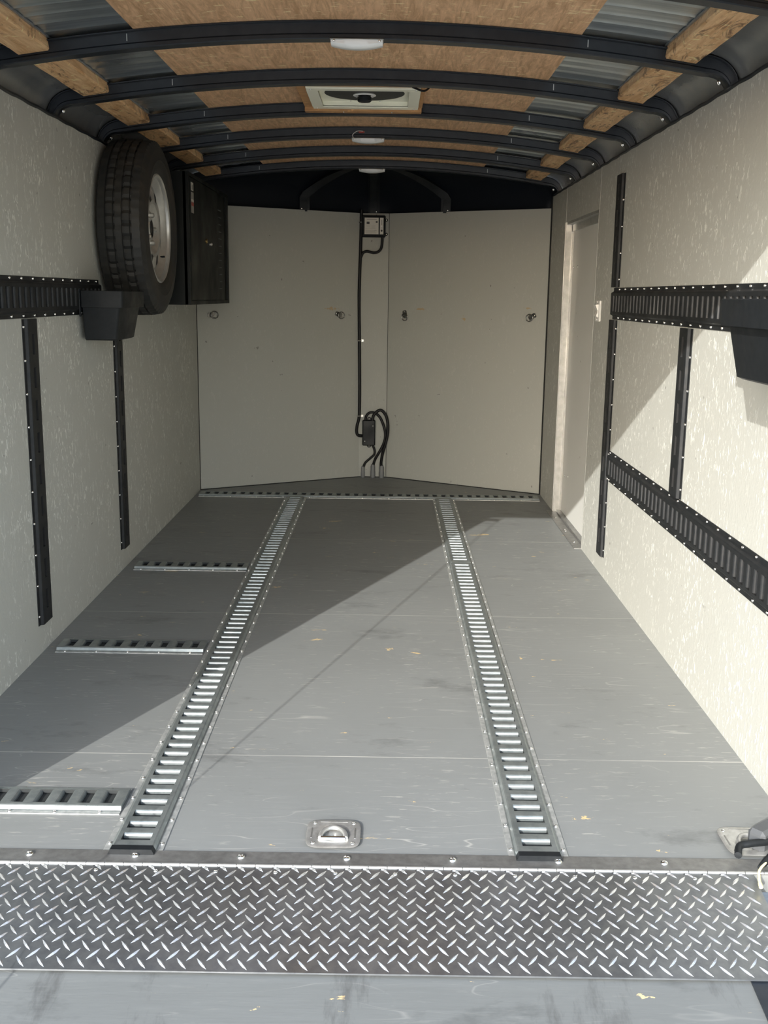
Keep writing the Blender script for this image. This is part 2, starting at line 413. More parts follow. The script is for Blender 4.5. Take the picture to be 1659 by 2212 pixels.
# path of the bows: roof arc then tight corner down to the wall
def bow_path():
    P = [Vector((d, zr(d))) for d in [0.95*i/26 for i in range(27)]]
    a, b, c = Vector((0.95, zr(0.95))), Vector((1.043, 1.792)), Vector((1.050, 1.708))
    for i in range(1, 11):
        t = i/10; P.append(a*(1-t)**2 + b*2*t*(1-t) + c*t*t)
    full = [Vector((-p.x, p.y)) for p in P[:0:-1]] + P
    return full
BP = bow_path()
def bow_norm(i):
    a = BP[max(0, i-1)]; b = BP[min(len(BP)-1, i+1)]; t = (b-a).normalized(); return Vector((t.y, -t.x))  # inward (down)
for side, n_, lab in ((-1, 5, 'glossy dark corner sheet above the left wall'), (1, 6, 'glossy dark corner sheet above the right wall')):
    mb = MB(); idx = [i for i in range(len(BP)) if BP[i].x*side > 0.84]
    rings = []
    for y in (1.80, 3.0, 4.2, 5.4, 6.14):
        r1 = [Vector((XC+BP[i].x, y, BP[i].y)) - Vector((bow_norm(i).x, 0, bow_norm(i).y))*0.004 for i in idx]
        r2 = [Vector((XC+BP[i].x, y, BP[i].y)) - Vector((bow_norm(i).x, 0, bow_norm(i).y))*0.010 for i in idx][::-1]
        rings.append(r1+r2)
    mb.sweep(rings); trim(n_, mb, M_COVE, lab, 30)
# bead and ledge along the wall tops
for side, n_, lab in ((-1, 7, 'black bead along the top of the left wall'), (1, 8, 'black bead along the top of the right wall')):
    xw = XR if side > 0 else XL; mb = MB(); pts = []
    for i in range(90):
        y = 1.82+(6.08-1.82)*i/89; pts.append((xw+side*0.006, y, Z_WALL+0.004+0.0015*math.sin(i*1.7)))
    mb.tube(pts, 0.0085, 8); x0, x1 = sorted((xw+side*0.002, xw+side*0.045)); mb.box(x0, x1, 1.80, 6.12, Z_WALL-0.012, Z_WALL+0.001)
    trim(n_, mb, M_BLKSTEEL, lab, 40)

# ---- nose cap
def cap_pt(x0, t, off=0.0):
    """x0: position across at the last bow, t 0..1 from the bow to the nose wall top"""
    d = x0-XC; k = min(1.0, abs(d)/1.03)
    xb = XC + d*(1-0.02*k)
    if abs(xb-XC) < 0.09: yb = Y_NOSE
    else: yb = Y_NOSE - (abs(xb-XC)-0.09)/(1.0105-0.09)*(Y_NOSE-Y_CORN)
    yb += 0.035
    za = zr(d) + 0.006 if abs(d) < 0.95 else max(1.70, zr(0.95)+0.006-(abs(d)-0.95)*1.2)
    zb = Z_NOSE-0.02
    th = t*math.pi/2; h = math.sin(th)**0.85; v = (1-math.cos(th))**1.15
    y = 6.03 + (yb-6.03)*h; z = za + (zb-za)*v
    return Vector((x0+(xb-x0)*h, y - off*math.sin(th), z - off*math.cos(th)))
mb = MB(); nx, nt_ = 40, 14; xs = [XC-1.045+2.09*i/nx for i in range(nx+1)]
mb.add([cap_pt(x, j/nt_) for j in range(nt_+1) for x in xs],
       [(j*(nx+1)+i, j*(nx+1)+i+1, (j+1)*(nx+1)+i+1, (j+1)*(nx+1)+i) for j in range(nt_) for i in range(nx)])
o = mb.obj('trim_9', M_NOSECAP, None, 40); struct(o, 'black sheet metal cap over the front wall')
sm = o.modifiers.new('thickness', 'SOLIDIFY'); sm.thickness = 0.006; sm.offset = 1
def cap_rib(xa, xb, label):
    mb = MB(); rings = []
    for j in range(20):
        t = j/19*0.97; x = xa+(xb-xa)*min(1, t*1.35)
        c = cap_pt(x, t, 0.0); up_ = cap_pt(x, t, 1.0)-c; side = Vector((1, 0, 0)) - up_*up_.x
        p2 = cap_pt(xa+(xb-xa)*min(1, (t+0.02)*1.35), t+0.02, 0.0); tg = (p2-c).normalized(); side = tg.cross(up_).normalized()
        prof = [(-0.034, 0.001), (-0.034, 0.004), (-0.020, 0.005), (-0.019, 0.020), (-0.022, 0.024), (-0.022, 0.032), (0.022, 0.032), (0.022, 0.024), (0.019, 0.020), (0.020, 0.005), (0.034, 0.004), (0.034, 0.001)]
        rings.append([c + side*u + up_*v for u, v in prof])
    mb.sweep(rings); r = mb.obj('roof_rib', M_BLKPLAST, None, 40)
    return tag(r, label, 'roof rib', 'fan ribs under the nose cap')
r1 = cap_rib(-0.16, -0.52, 'black roof rib running diagonally down to the left in the dark nose')
r2 = cap_rib(-0.10, -0.10, 'short central black roof rib in the dark nose, behind the last dome lamp')
r3 = cap_rib(-0.04, 0.34, 'black roof rib running diagonally down to the right in the dark nose')

# screw meshes
def screw_mesh(r=0.005, h=0.0025, mt=M_BRIGHT):
    mb = MB(); mb.lathe([(r, 0), (r*0.95, h*0.45), (r*0.65, h*0.85), (r*0.3, h)], 10, cap=True)
    mb.box(-r*0.5, r*0.5, -r*0.09, r*0.09, h*0.9, h*1.08); mb.box(-r*0.09, r*0.09, -r*0.5, r*0.5, h*0.9, h*1.08)
    return mb.mesh('screw', mt, 50)
SCREW = screw_mesh(0.0048, 0.003); SCREW_BIG = screw_mesh(0.0085, 0.005); SCREW_S = screw_mesh(0.0035, 0.002)
for r, x in ((r1, -0.53), (r2, -0.085), (r3, 0.345)):
    p = cap_pt(x, 0.93, 0.034); put('screw', SCREW, r, M=frame(p, (1, 0, 0), (0, 0, 1), (0, -1, 0)))
    put('screw', SCREW_S, r, M=frame(p-Vector((0, 0, .02)), (1, 0, 0), (0, 0, 1), (0, -1, 0)))

# ------------------------------------------------------------------ roof bows
BOW_Y = [2.46, 3.072, 3.682, 4.292, 4.895, 5.49, 6.042]
PROF = [(-0.034, 0.0), (-0.034, 0.003), (-0.021, 0.0035), (-0.020, 0.030), (-0.0235, 0.034), (-0.0235, 0.043), (-0.021, 0.0455),
        (0.021, 0.0455), (0.0235, 0.043), (0.0235, 0.034), (0.020, 0.030), (0.021, 0.0035), (0.034, 0.003), (0.034, 0.0)]
def bow_mesh():
    mb = MB(); rings = []
    for i in range(len(BP)):
        n = bow_norm(i); e_ = min(i, len(BP)-1-i); kk = min(1.0, 0.45+0.55*e_/9)
        rings.append([Vector((XC+BP[i].x+n.x*v*kk, u, BP[i].y+n.y*v*kk)) for u, v in PROF])
    mb.sweep(rings); return mb.mesh('roof_bow', M_BLKSTEEL, 40)
BOWM = bow_mesh()
bow_lab = ['nearest curved black roof bow, cropped by the top right corner',
           'curved black steel roof bow carrying the nearest dome lamp',
           'curved black steel roof bow just in front of the roof vent',
           'curved black steel roof bow touching the far side of the roof vent',
           'curved black roof bow carrying the middle dome lamp',
           'curved black roof bow between the middle and the farthest dome lamps',
           'farthest curved black roof bow, carrying the last dome lamp']
nail_me = MB().box(-0.0013, 0.0013, -0.0015, 0.0, -0.008, 0.011).mesh('nail', M_ALU)
for k, y in enumerate(BOW_Y):
    b = empty('roof_bow', (0, y, 0))
    put('arch', BOWM, b)
    for s in (-1, 1):
        q = put('nail', nail_me, b, (XC+s*0.63, -0.0215, zr(0.63)-0.018)); q['label'] = 'thin pale nail across the bow face'
        p = Vector((XC+s*1.004, 0.006, 1.738)); nn = Vector((-s*0.85, 0, -0.5)).normalized()
        put('screw', SCREW_BIG, b, M=frame(p, nn.cross(Vector((0, 1, 0))), (0, 1, 0), nn) if False else frame(p, Vector((0, 1, 0)).cross(nn), (0, 1, 0), nn))
    tag(b, bow_lab[k], 'roof bow', 'curved steel roof bows')

# ------------------------------------------------------------------ ceiling plywood, wood strips
def ply(y0, y1, label, hole=False):
    mb = MB(); D = 0.61
    if not hole: arc_strip(mb, -D, D, y0, y1, 0.001, 24, 1, False, 0.006)
    else:
        h = VH+0.002; cx = VX-XC
        arc_strip(mb, -D, D, y0, VY-h, 0.001, 24, 1, False, 0.006); arc_strip(mb, -D, D, VY+h, y1, 0.001, 24, 1, False, 0.006)
        arc_strip(mb, -D, cx-h, VY-h, VY+h, 0.001, 10, 1, False, 0.006); arc_strip(mb, cx+h, D, VY-h, VY+h, 0.001, 10, 1, False, 0.006)
    return tag(mb.obj('plywood_sheet', M_PLY, None, 30), label, 'plywood sheet', 'reddish ceiling plywood sheets')
ply(1.86, 3.680, 'reddish brown plywood ceiling sheet, nearest one, above the first two roof bows')
ply(3.682, 6.04, 'reddish brown plywood ceiling sheet holding the roof vent and running to the dark nose', True)
nails_ = []
sl = math.atan(2*0.083*0.89)
def strip(side, y0, y1, label):
    xc = XC+side*0.89; zc = zr(0.89)
    M = Matrix.Translation((xc, 0, zc)) @ Matrix.Rotation(side*sl, 4, 'Y')
    mb = MB(); n = 8; rings = []
    for i in range(n+1):
        y = y0+(y1-y0)*i/n; wv = random.uniform(-0.002, 0.002); hw = 0.0455
        prof = [(-hw+wv, 0.010), (hw+wv, 0.010), (hw+wv, -0.021), (hw+wv-0.004, -0.026), (-hw+wv+0.004, -0.026), (-hw+wv, -0.021)]
        rings.append([M @ Vector((u, y, v)) for u, v in prof])
    mb.sweep(rings); return tag(mb.obj('wood_strip', M_PINE, None, 25), label, 'wood strip', 'knotty pine strips between the roof bows')
sides = {-1: 'left', 1: 'right'}
where = [None,
         'nearest whole one, ending at the nearest full bow', 'second one, just before the roof vent',
         'level with the roof vent', 'just behind the roof vent', 'just behind the middle dome lamp',
         'smallest and farthest, beside the dark nose']
for side in (-1, 1):
    for k in range(1, 7):
        strip(side, BOW_Y[k-1]+0.022, BOW_Y[k]-0.0225, 'pine strip, %s roof side, %s' % (sides[side], where[k]))
strip(1, 1.86, BOW_Y[0]-0.0225, 'pine strip cut off by the top right corner')

# ------------------------------------------------------------------ dome lamps
def lamp(k, x, label, wires=False):
    y = BOW_Y[k]; z0 = zr(x-XC)-0.0455
    o = empty('dome_lamp', (x, y-0.004, z0))
    MB().box(-0.074, 0.074, -0.028, 0.026, -0.004, 0.0, bev=0.002).obj('base_plate', M_ALU, o)
    mb = MB(); rings = []; n = 16
    for i in range(n+1):
        u = -1+2*i/n; hh = 0.013+0.009*(1-u*u); hw = 0.027-0.003*u*u; x_ = u*0.071
        rings.append([Vector((x_, -hw, -0.003)), Vector((x_, -hw, -hh*0.7)), Vector((x_, -hw*0.72, -hh)), Vector((x_, hw*0.72, -hh)), Vector((x_, hw, -hh*0.7)), Vector((x_, hw, -0.003))])
    mb.sweep(rings); l = mb.obj('lens', M_LENS, o, 50); l['label'] = 'milky white lens'
    for s in (-1, 1): put('screw', SCREW_S, o, M=frame((s*0.062, -0.0272, -0.006), (1, 0, 0), (0, 0, 1), (0, -1, 0)))
    if wires:
        wv = MB().tube(smoothpath([(-0.066, -0.03, -0.002), (-0.068, -0.036, 0.010), (-0.050, -0.036, 0.024), (-0.030, -0.034, 0.026), (-0.015, -0.03, 0.022)]), 0.0018, 6).obj('loose_wire', M_WHITE, o, 60); wv['label'] = 'loose white wire loop'
        rw = MB().box(-0.042, -0.016, -0.034, -0.026, 0.018, 0.026, bev=0.002).obj('wire_connector', M_RED, o); rw['label'] = 'dark red wire connector'
    return tag(o, label, 'ceiling lamp', 'dome lamps under the roof bows')
lamp(1, -0.098, 'white dome lamp under the nearest full roof bow, largest of the three lamps')
lamp(4, -0.103, 'white dome lamp with a loose white wire and red connector, behind the roof vent', True)
lamp(6, -0.104, 'small white dome lamp farthest back, at the edge of the dark nose')

# ------------------------------------------------------------------ roof vent
v = empty('roof_vent', (VX, VY, 1.848))
fr = MB(); a, bq = 0.200, 0.160
fr.box(-a, a, -0.203, -bq, -0.004, 0.004, bev=0.002); fr.box(-a, a, bq, 0.203, -0.004, 0.004, bev=0.002)
fr.box(-a, -bq, -bq, bq, -0.004, 0.004); fr.box(bq, a, -bq, bq, -0.004, 0.004)
fr.obj('flange', M_CREAM, v)
cl = MB()
for sx in (-1, 1): cl.box(min(sx*bq, sx*(bq+0.004)), max(sx*bq, sx*(bq+0.004)), -bq, bq, 0, 0.026)
for sy in (-1, 1): cl.box(-bq-0.004, bq+0.004, min(sy*bq, sy*(bq+0.004)), max(sy*bq, sy*(bq+0.004)), 0, 0.026)
cl.obj('collar', M_CREAM, v)
tp = MB(); n = 48; vs = []; fs = []
for k in range(n):
    a2 = 2*math.pi*k/n; cx, cy = math.cos(a2), math.sin(a2); q = 0.163/max(abs(cx), abs(cy))
    vs += [(0.146*cx, 0.146*cy, 0.018), (q*cx, q*cy, 0.018)]
for k in range(n): a3 = 2*k; b3 = 2*((k+1) % n); fs.append((a3, a3+1, b3+1, b3))
tp.add(vs, fs); tp.obj('ring_plate', M_CREAM, v)
MB().lathe([(0.148, 0.019), (0.10, 0.015), (0.05, 0.013), (0.001, 0.012)], 40).obj('screen', M_SCREEN, v, 40)['label'] = 'dark round insect screen'
MB().lathe([(0.026, 0.016), (0.040, 0.015), (0.042, 0.010), (0.036, 0.007), (0.024, 0.010)], 28).obj('knob_ring', M_WHITE, v, 40)['label'] = 'white ring around the knob'
kb = MB(); kb.lathe([(0.016, 0.014), (0.016, 0.008), (0.022, 0.008), (0.026, 0.004), (0.026, -0.008), (0.022, -0.012), (0.001, -0.013)], 12); kb.obj('knob', M_BLKPLAST, v, 30)['label'] = 'black crank knob'
MB().box(-0.165, 0.165, -0.165, 0.165, 0.036, 0.042, bev=0.002).obj('lid', M_BLKPLAST, v)
for sx in (-1, 1):
    for sy in (-1, 1): put('screw', SCREW_S, v, M=frame((sx*0.184, sy*0.184, -0.0042), (1, 0, 0), (0, -1, 0), (0, 0, -1)))
for sx in (-1, 1): put('screw', SCREW_S, v, M=frame((sx*0.055, 0.150, 0.0175), (1, 0, 0), (0, -1, 0), (0, 0, -1)))
MB().tube(smoothpath([(0.17, -0.205, 0.004), (0.205, -0.215, -0.010), (0.222, -0.20, -0.002), (0.232, -0.19, 0.012), (0.240, -0.188, 0.030)]), 0.0035, 8).obj('vent_wire', M_CABLE, v, 60)['label'] = 'black wire leaving the vent'
tag(v, 'square cream roof vent with round dark screen and black knob in the ceiling', 'roof vent')
wf = empty('vent_wood_frame', (VX, VY, 1.848))
for nm, (x0, x1, y0, y1) in dict(a=(-0.234, 0.214, 0.2035, 0.2445), b=(-0.214, 0.214, -0.232, -0.2035), c=(-0.234, -0.2005, -0.232, 0.203), d=(0.2005, 0.216, -0.232, 0.203)).items():
    MB().box(x0, x1, y0, y1, 0.003 if nm != 'a' else -0.012, 0.0235, bev=0.0015).obj('board', M_RAW, wf)
for x in (-0.085, 0.10): put('nail', SCREW_S, wf, M=frame((x*1.0+0.0, 0.212, -0.0125), (1, 0, 0), (0, -1, 0), (0, 0, -1)))
tag(wf, 'raw wooden boards framing the cream roof vent', 'wood frame')

# ------------------------------------------------------------------ E-tracks
H_T = 0.0127
def track_mesh(L, kind='across', mt=M_GALV, backing=False):
    """along +X, width on Y, height on Z. kind 'across': slots cross the track; 'along': long slots follow it."""
    mb = MB(); hw, sh, pw = 0.0625, 0.0475, 0.0425
    if kind == 'across': pitch, su, sv = 0.0508, 0.0105, 0.031
    else: pitch, su, sv = 0.1016, 0.031, 0.010
    n = int((L+0.001)//pitch); off = (L-n*pitch)/2
    def q(p): mb.add(p, [(0, 1, 2, 3)])
    def strip_(u0, u1, prof):
        for (v0, z0), (v1, z1) in zip(prof[:-1], prof[1:]): q([(u0, v0, z0), (u1, v0, z0), (u1, v1, z1), (u0, v1, z1)])
    fl_ = []
    for s in (-1, 1):
        fl_ += [len(mb.f), len(mb.f)+1]
        strip_(0, L, [(s*hw, 0.0), (s*hw, 0.0022), (s*(sh+0.003), 0.0022), (s*sh, 0.0035), (s*(pw+0.001), H_T-0.0015), (s*(pw-0.002), H_T), (s*sv, H_T)])
    def mid(u0, u1): q([(u0, -sv, H_T), (u1, -sv, H_T), (u1, sv, H_T), (u0, sv, H_T)])
    prev = 0.0; e = su; dark = []
    for i in range(n):
        c = off+(i+0.5)*pitch
        if kind == 'across':
            lip = [(e, 0.0015), (e+0.0004, 0.0065), (e+0.0018, 0.0102), (e+0.0042, 0.0122), (e+0.008, H_T)]
        else:
            lip = [(e, 0.0015), (e, H_T-0.001), (e+0.001, H_T)]
        mid(prev, c-lip[-1][0]); prev = c+lip[-1][0]
        for s in (-1, 1):
            for (u0, z0), (u1, z1) in zip(lip[:-1], lip[1:]):
                q([(c+s*u0, -sv, z0), (c+s*u1, -sv, z1), (c+s*u1, sv, z1), (c+s*u0, sv, z0)])
                for t in (-sv, sv): dark.append(len(mb.f)); q([(c+s*u0, t, z0), (c+s*u1, t, z1), (c+s*u1, t, H_T), (c+s*u0, t, H_T)])
            dark.append(len(mb.f)); q([(c-e, s*sv, H_T), (c+e, s*sv, H_T), (c+e, s*sv, 0.004), (c-e, s*sv, 0.004)])
    mid(prev, L)
    for u in (0, L): mb.add([(u, -sh, 0.003), (u, -pw, H_T), (u, pw, H_T), (u, sh, 0.003)], [(0, 1, 2, 3)])
    dark.append(len(mb.f)); q([(0.002, -0.045, 0.0008), (L-0.002, -0.045, 0.0008), (L-0.002, 0.045, 0.0008), (0.002, 0.045, 0.0008)])
    me = bpy.data.meshes.new('rail'); me.from_pydata(mb.v, [], mb.f); me.update(); me.materials.append(mt)
    me.materials.append(M_DARKGAP if backing else M_SLOT)
    for k in dark: me.polygons[k].material_index = 1
    if not backing:
        me.materials.append(M_FLANGE)
        for k in fl_: me.polygons[k].material_index = 2
    return me
def etrack(origin, ex, ez, L, kind, mt, label, group, screw_step=0.1016, caps=None, cross=False, side_rows=(-1, 1), first=0.03, name='e_track'):
    ex = Vector(ex); ez = Vector(ez); ey = ez.cross(ex)
    t = empty(name, M=frame(origin, ex, ey, ez))
    put('rail', track_mesh(L, kind, mt, mt is M_BLKTRACK), t)
    cnt = 0; u = first; step = max(screw_step, L*len(side_rows)/96.0)
    while u < L-0.01:
        for s in side_rows:
            put('screw', SCREW, t, (u, s*0.0555, 0.0022)); cnt += 1
        u += step
    if caps is not None:
        mb = MB(); mb.add([], []); poly_ = [(-0.049, 0.002), (-0.043, 0.0145), (0.043, 0.0145), (0.049, 0.002)]
        Mx = Matrix(((0, 0, 1, 0), (1, 0, 0, 0), (0, 1, 0, 0), (0, 0, 0, 1)))
        c = MB().prism(poly_, caps-0.016, caps+0.002, Mx).obj('end_cap', M_BLKPLAST, t); c['label'] = 'dark end cap'
    return tag(t, label, 'tie-down track', group)
X1, X2 = -0.5206, 0.3297
G1, G2, G3 = 'galvanised floor tie-down tracks', 'black wall tie-down tracks', 'short galvanised floor tracks'
etrack((X1, 1.990, 0), (0, 1, 0), (0, 0, 1), 3.895, 'across', M_GALV, 'longest galvanised slotted floor track, left of the floor centre', G1, caps=0.0)
etrack((X2, 1.988, 0), (0, 1, 0), (0, 0, 1), 2.422, 'across', M_GALV, 'right galvanised floor track, near length starting at the diamond plate', G1, caps=0.0)
etrack((X2, 4.413, 0), (0, 1, 0), (0, 0, 1), 1.472, 'across', M_GALV, 'right galvanised floor track, far length ending at the cross track', G1)
etrack((XL+0.025, 5.952, 0), (1, 0, 0), (0, 0, 1), 1.965, 'across', M_GALV, 'galvanised track crossing the whole floor before the front wall', G1, 0.1524)
etrack((-1.062, 4.312, 0), (1, 0, 0), (0, 0, 1), 0.476, 'across', M_GALV, 'short galvanised floor track at left, farthest of three toward the nose', G3, 0.1016)
etrack((-1.067, 3.275, 0), (1, 0, 0), (0, 0, 1), 0.478, 'across', M_GALV, 'short galvanised floor track at left, middle of three, in shade', G3, 0.1016)
etrack((-1.070, 2.208, 0), (1, 0, 0), (0, 0, 1), 0.482, 'across', M_GALV, 'short galvanised floor track at left, nearest of three, brightly sunlit', G3, 0.1016)
# walls: left normal +X, right normal -X
NL, NR = (1, 0, 0), (-1, 0, 0)
etrack((XL, 1.85, 1.128), (0, 1, 0), NL, 2.20, 'across', M_BLKTRACK, 'black horizontal track on the left wall ending behind the spare tyre', G2)
etrack((XL, 3.250, 0.095), (0, 0, 1), NL, 0.968, 'along', M_BLKTRACK, 'black vertical track on the left wall nearer to the camera', G2, side_rows=(1,))
etrack((XL, 4.297, 0.090), (0, 0, 1), NL, 0.972, 'along', M_BLKTRACK, 'black vertical track on the left wall below the black bin', G2, side_rows=(1,))
etrack((XR, 1.85, 1.1275), (0, 1, 0), NR, 2.478, 'across', M_BLKTRACK, 'black horizontal track on the right wall at switch height, behind the black bin', G2)
etrack((XR, 1.85, 0.475), (0, 1, 0), NR, 2.382, 'across', M_BLKTRACK, 'black horizontal track low on the right wall, in full sun', G2)
etrack((XR, 4.297, 1.192), (0, 0, 1), NR, 0.435, 'along', M_BLKTRACK, 'short black vertical track high on the right wall above the horizontal track', G2, side_rows=(-1,))
etrack((XR, 4.300, 0.085), (0, 0, 1), NR, 0.978, 'along', M_BLKTRACK, 'long black vertical track low on the right wall beside the side door', G2, side_rows=(-1,))
etrack((XR, 3.238, 0.540), (0, 0, 1), NR, 0.522, 'along', M_BLKTRACK, 'black vertical track joining the two horizontal tracks on the right wall', G2, side_rows=(-1,))

# ------------------------------------------------------------------ side door (structure)
d = empty('door_1', (XR, (DY0+DY1)/2, 0)); struct(d, 'white side door set in the right wall with an aluminium frame')
def dpart(name, mb, mt, smooth=False): o_ = mb.obj(name, mt, None, smooth); o_.parent = d; o_.matrix_parent_inverse = d.matrix_world.inverted() if False else Matrix.Translation(-Vector(d.location)); return o_
dpart('door_leaf', MB().box(XR+0.038, XR+0.066, DY0-0.03, DY1-0.012, 0.012, DZ-0.012, bev=0.003), M_DOORW)
jm = MB()
for y0, y1 in ((DY1-0.014, DY1), ): jm.box(XR-0.001, XR+0.040, y0, y1, 0, DZ)
jm.box(XR+0.030, XR+0.042, DY1-0.032, DY1-0.012, 0, DZ-0.01)
jm.box(XR-0.001, XR+0.070, DY0, DY0+0.002, 0, DZ)
jm.box(XR+0.002, XR+0.070, DY0, DY1, DZ-0.012, DZ); jm.box(XR+0.030, XR+0.040, DY0, DY1-0.012, DZ-0.045, DZ-0.012)
dpart('door_frame', jm, M_ALU)['label'] = 'bright aluminium door frame'
sl_ = MB(); sl_.box(XR-0.034, XR+0.012, DY0+0.004, DY1+0.02, 0.0, 0.004); sl_.box(XR+0.012, XR+0.070, DY0+0.002, DY1, 0.0, 0.014, bev=0.002)
s_o = dpart('door_sill', sl_, M_HINGE)
for y in (4.86, 5.10, 5.13, 5.42): put('screw', SCREW, s_o, (XR-0.012, y, 0.004))
for y, z in ((5.535, 1.304), (5.42, 1.303), (5.50, 0.218), (5.40, 0.228), (4.905, 0.82), (4.905, 0.711)):
    q = MB().lathe([(0.007, 0), (0.0065, 0.003), (0.003, 0.0045)], 10, Matrix.Translation((XR+0.038, y, z)) @ Matrix.Rotation(-math.pi/2, 4, 'Y'), True); dpart('bolt', q, M_ZINC, 40)
for k, (y, lab) in enumerate(((5.612, 'thin white panel joint beyond the side door'), (4.728, 'thin panel joint beside the side door'), (4.36, 'thin panel joint above the tall black track'))):
    z0 = DZ if k < 2 else 1.63
    trim(10+k, MB().box(XR-0.0012, XR+0.001, y-0.003, y+0.003, z0, Z_WALL), M_ALU, lab)
trim(13, MB().box(XR-0.003, XR+0.001, DY1, DY1+0.010, 0, DZ), M_ALU, 'aluminium edge strip on the far side of the door opening')

# light switch
s = empty('light_switch', (XR, 4.62, 1.094))
MB().box(-0.008, 0, -0.045, 0.045, -0.045, 0.045, bev=0.003).obj('cover_plate', M_WHITE, s)
rk = MB(); rk.sweep([[Vector((-0.008, y, -0.028)), Vector((-0.017, y, -0.022)), Vector((-0.011, y, 0.0)), Vector((-0.022, y, 0.026)), Vector((-0.008, y, 0.028))] for y in (-0.024, 0.024)]); rk.obj('rocker', M_WHITE, s)
for z in (-0.038, 0.038): put('screw', SCREW_S, s, M=frame((-0.008, 0, z), (0, 1, 0), (0, 0, -1), (-1, 0, 0)))
tag(s, 'white rocker light switch on the right wall beside the side door', 'light switch')

# ------------------------------------------------------------------ black bins
def bin_(side, y0, y1, label, grp):
    """side -1: hung on the left wall, +1: on the right wall"""
    xw = (XL+0.016) if side < 0 else (XR-0.016); s = -side
    o = empty('storage_bin', (xw, (y0+y1)/2, 0.975)); hl = (y1-y0)/2; mb = MB()
    dep = 0.152
    def ring(z, k, inset):  # k: taper
        return [Vector((s*0.002, -hl+inset, z)), Vector((s*(dep-inset), -hl+inset, z)), Vector((s*(dep-inset), hl-inset, z)), Vector((s*0.002, hl-inset, z))]
    def rr(z, inset, rad=0.012):
        pts = []; x0, x1, ya, yb = 0.002, dep-inset, -hl+inset, hl-inset
        for cx, cy, a0 in ((x0+rad*0.3, ya+rad*0.3, 180), (x1-rad, ya+rad, 270), (x1-rad, yb-rad, 0), (x0+rad*0.3, yb-rad*0.3, 90)):
            r_ = rad if cx > 0.05 else rad*0.3
            for j in range(5):
                a = math.radians(a0+90*j/4); pts.append(Vector((s*(cx+r_*math.cos(a)), cy+r_*math.sin(a), z)))
        return pts
    outer = [rr(0.0, 0.046), rr(0.005, 0.036), rr(0.116, 0.017), rr(0.117, 0.002), rr(0.174, 0.0), rr(0.176, 0.002)]
    inner = [rr(0.174, 0.005), rr(0.120, 0.020), rr(0.008, 0.040)]
    mb.sweep(outer+inner, caps=False); n = 20
    mb.f.append(tuple(range(n))); k = (len(outer)+len(inner)-1)*n; mb.f.append(tuple(range(k, k+n)))
    mb.obj('bin_body', M_BLKPLAST, o, 35)
    for yy in (-hl*0.55, hl*0.55):
        q = MB(); x0, x1 = sorted((s*0.0, s*-0.003)); q.box(x0, x1, yy-0.012, yy+0.012, 0.11, 0.165); q.obj('mounting_hook', M_ZINC, o)
    mb2 = MB(); x0, x1 = sorted((s*0.0, s*-0.003)); mb2.box(x0, x1, -hl-0.006, -hl+0.012, 0.085, 0.182, bev=0.002); mb2.obj('hanger_bracket', M_BLKSTEEL, o)
    return tag(o, label, 'bin', grp)
bin_(-1, 3.75, 4.09, 'black plastic bin hanging on the left wall track below the spare tyre', 'black bins hung on the wall tracks')
bin_(1, 2.01, 2.40, 'black plastic bin hanging on the right wall track, cropped by the picture edge', 'black bins hung on the wall tracks')

# ------------------------------------------------------------------ spare wheel (axis along X, face towards +X)
CYW, CZW, XW = 4.33, 1.397, -1.008
wh = empty('spare_wheel', (XW, CYW, CZW)); R_ = 0.341
AX = Matrix.Rotation(math.pi/2, 4, 'Y')       # local Z -> world X
n = 180; prof = []
half = 0.092
def tread_r(h): return R_ - 0.006*(abs(h)/0.075)**3
prof += [(0.206, -0.070), (0.212, -0.080), (0.235, -0.090), (0.270, -0.094), (0.300, -0.092), (0.322, -0.085)]
hs = [-0.078]
grooves = [-0.046, -0.016, 0.016, 0.046]
pts_h = [(-0.078, 1)]
for gk in grooves: pts_h += [(gk-0.0042, 1), (gk-0.0028, 0), (gk+0.0028, 0), (gk+0.0042, 1)]
pts_h += [(0.078, 1)]
tp_ = [(tread_r(h) - (0 if o_ else 0.0075), h) for h, o_ in pts_h]
prof += tp_ + [(0.322, 0.085), (0.312, 0.0885), (0.309, 0.0905), (0.300, 0.0925), (0.270, 0.094), (0.262, 0.0955), (0.258, 0.094), (0.235, 0.090), (0.226, 0.0885), (0.212, 0.080), (0.206, 0.070)]
mb = MB(); vs = []; np_ = len(prof)
for k in range(n):
    a = 2*math.pi*k/n; 
    for j, (r, h) in enumerate(prof):
        rr_ = r
        if 0.055 < abs(h) < 0.088 and r > 0.315 and k % 3 == 0: rr_ = r-0.006
        if r > 0.33 and abs(h) < 0.05 and (k + (1 if h > 0 else 0)) % 4 == 0: rr_ = r-0.006
        vs.append((rr_*math.cos(a), rr_*math.sin(a), h))
fs = [(k*np_+j, k*np_+j+1, ((k+1) % n)*np_+j+1, ((k+1) % n)*np_+j) for k in range(n) for j in range(np_-1)]
mb.add([AX @ Vector(p) for p in vs], fs); mb.obj('tire', M_RUBBER, wh, 28)['label'] = 'worn black rubber tyre'
rm = MB(); rp = [(0.208, 0.074), (0.212, 0.080), (0.207, 0.084), (0.200, 0.080), (0.196, 0.070), (0.188, 0.064), (0.180, 0.050), (0.176, 0.046), (0.170, 0.020), (0.166, -0.020), (0.180, -0.05), (0.205, -0.075)]
rm.lathe(rp, 96, AX); rim = rm.obj('rim', M_RIM, wh, 30); rim['label'] = 'silver steel rim'
dm = MB(); nr = 144; rad = [0.168, 0.160, 0.148, 0.112, 0.098, 0.075, 0.042, 0.034]; hh = [0.030, 0.046, 0.054, 0.060, 0.058, 0.040, 0.042, 0.050]
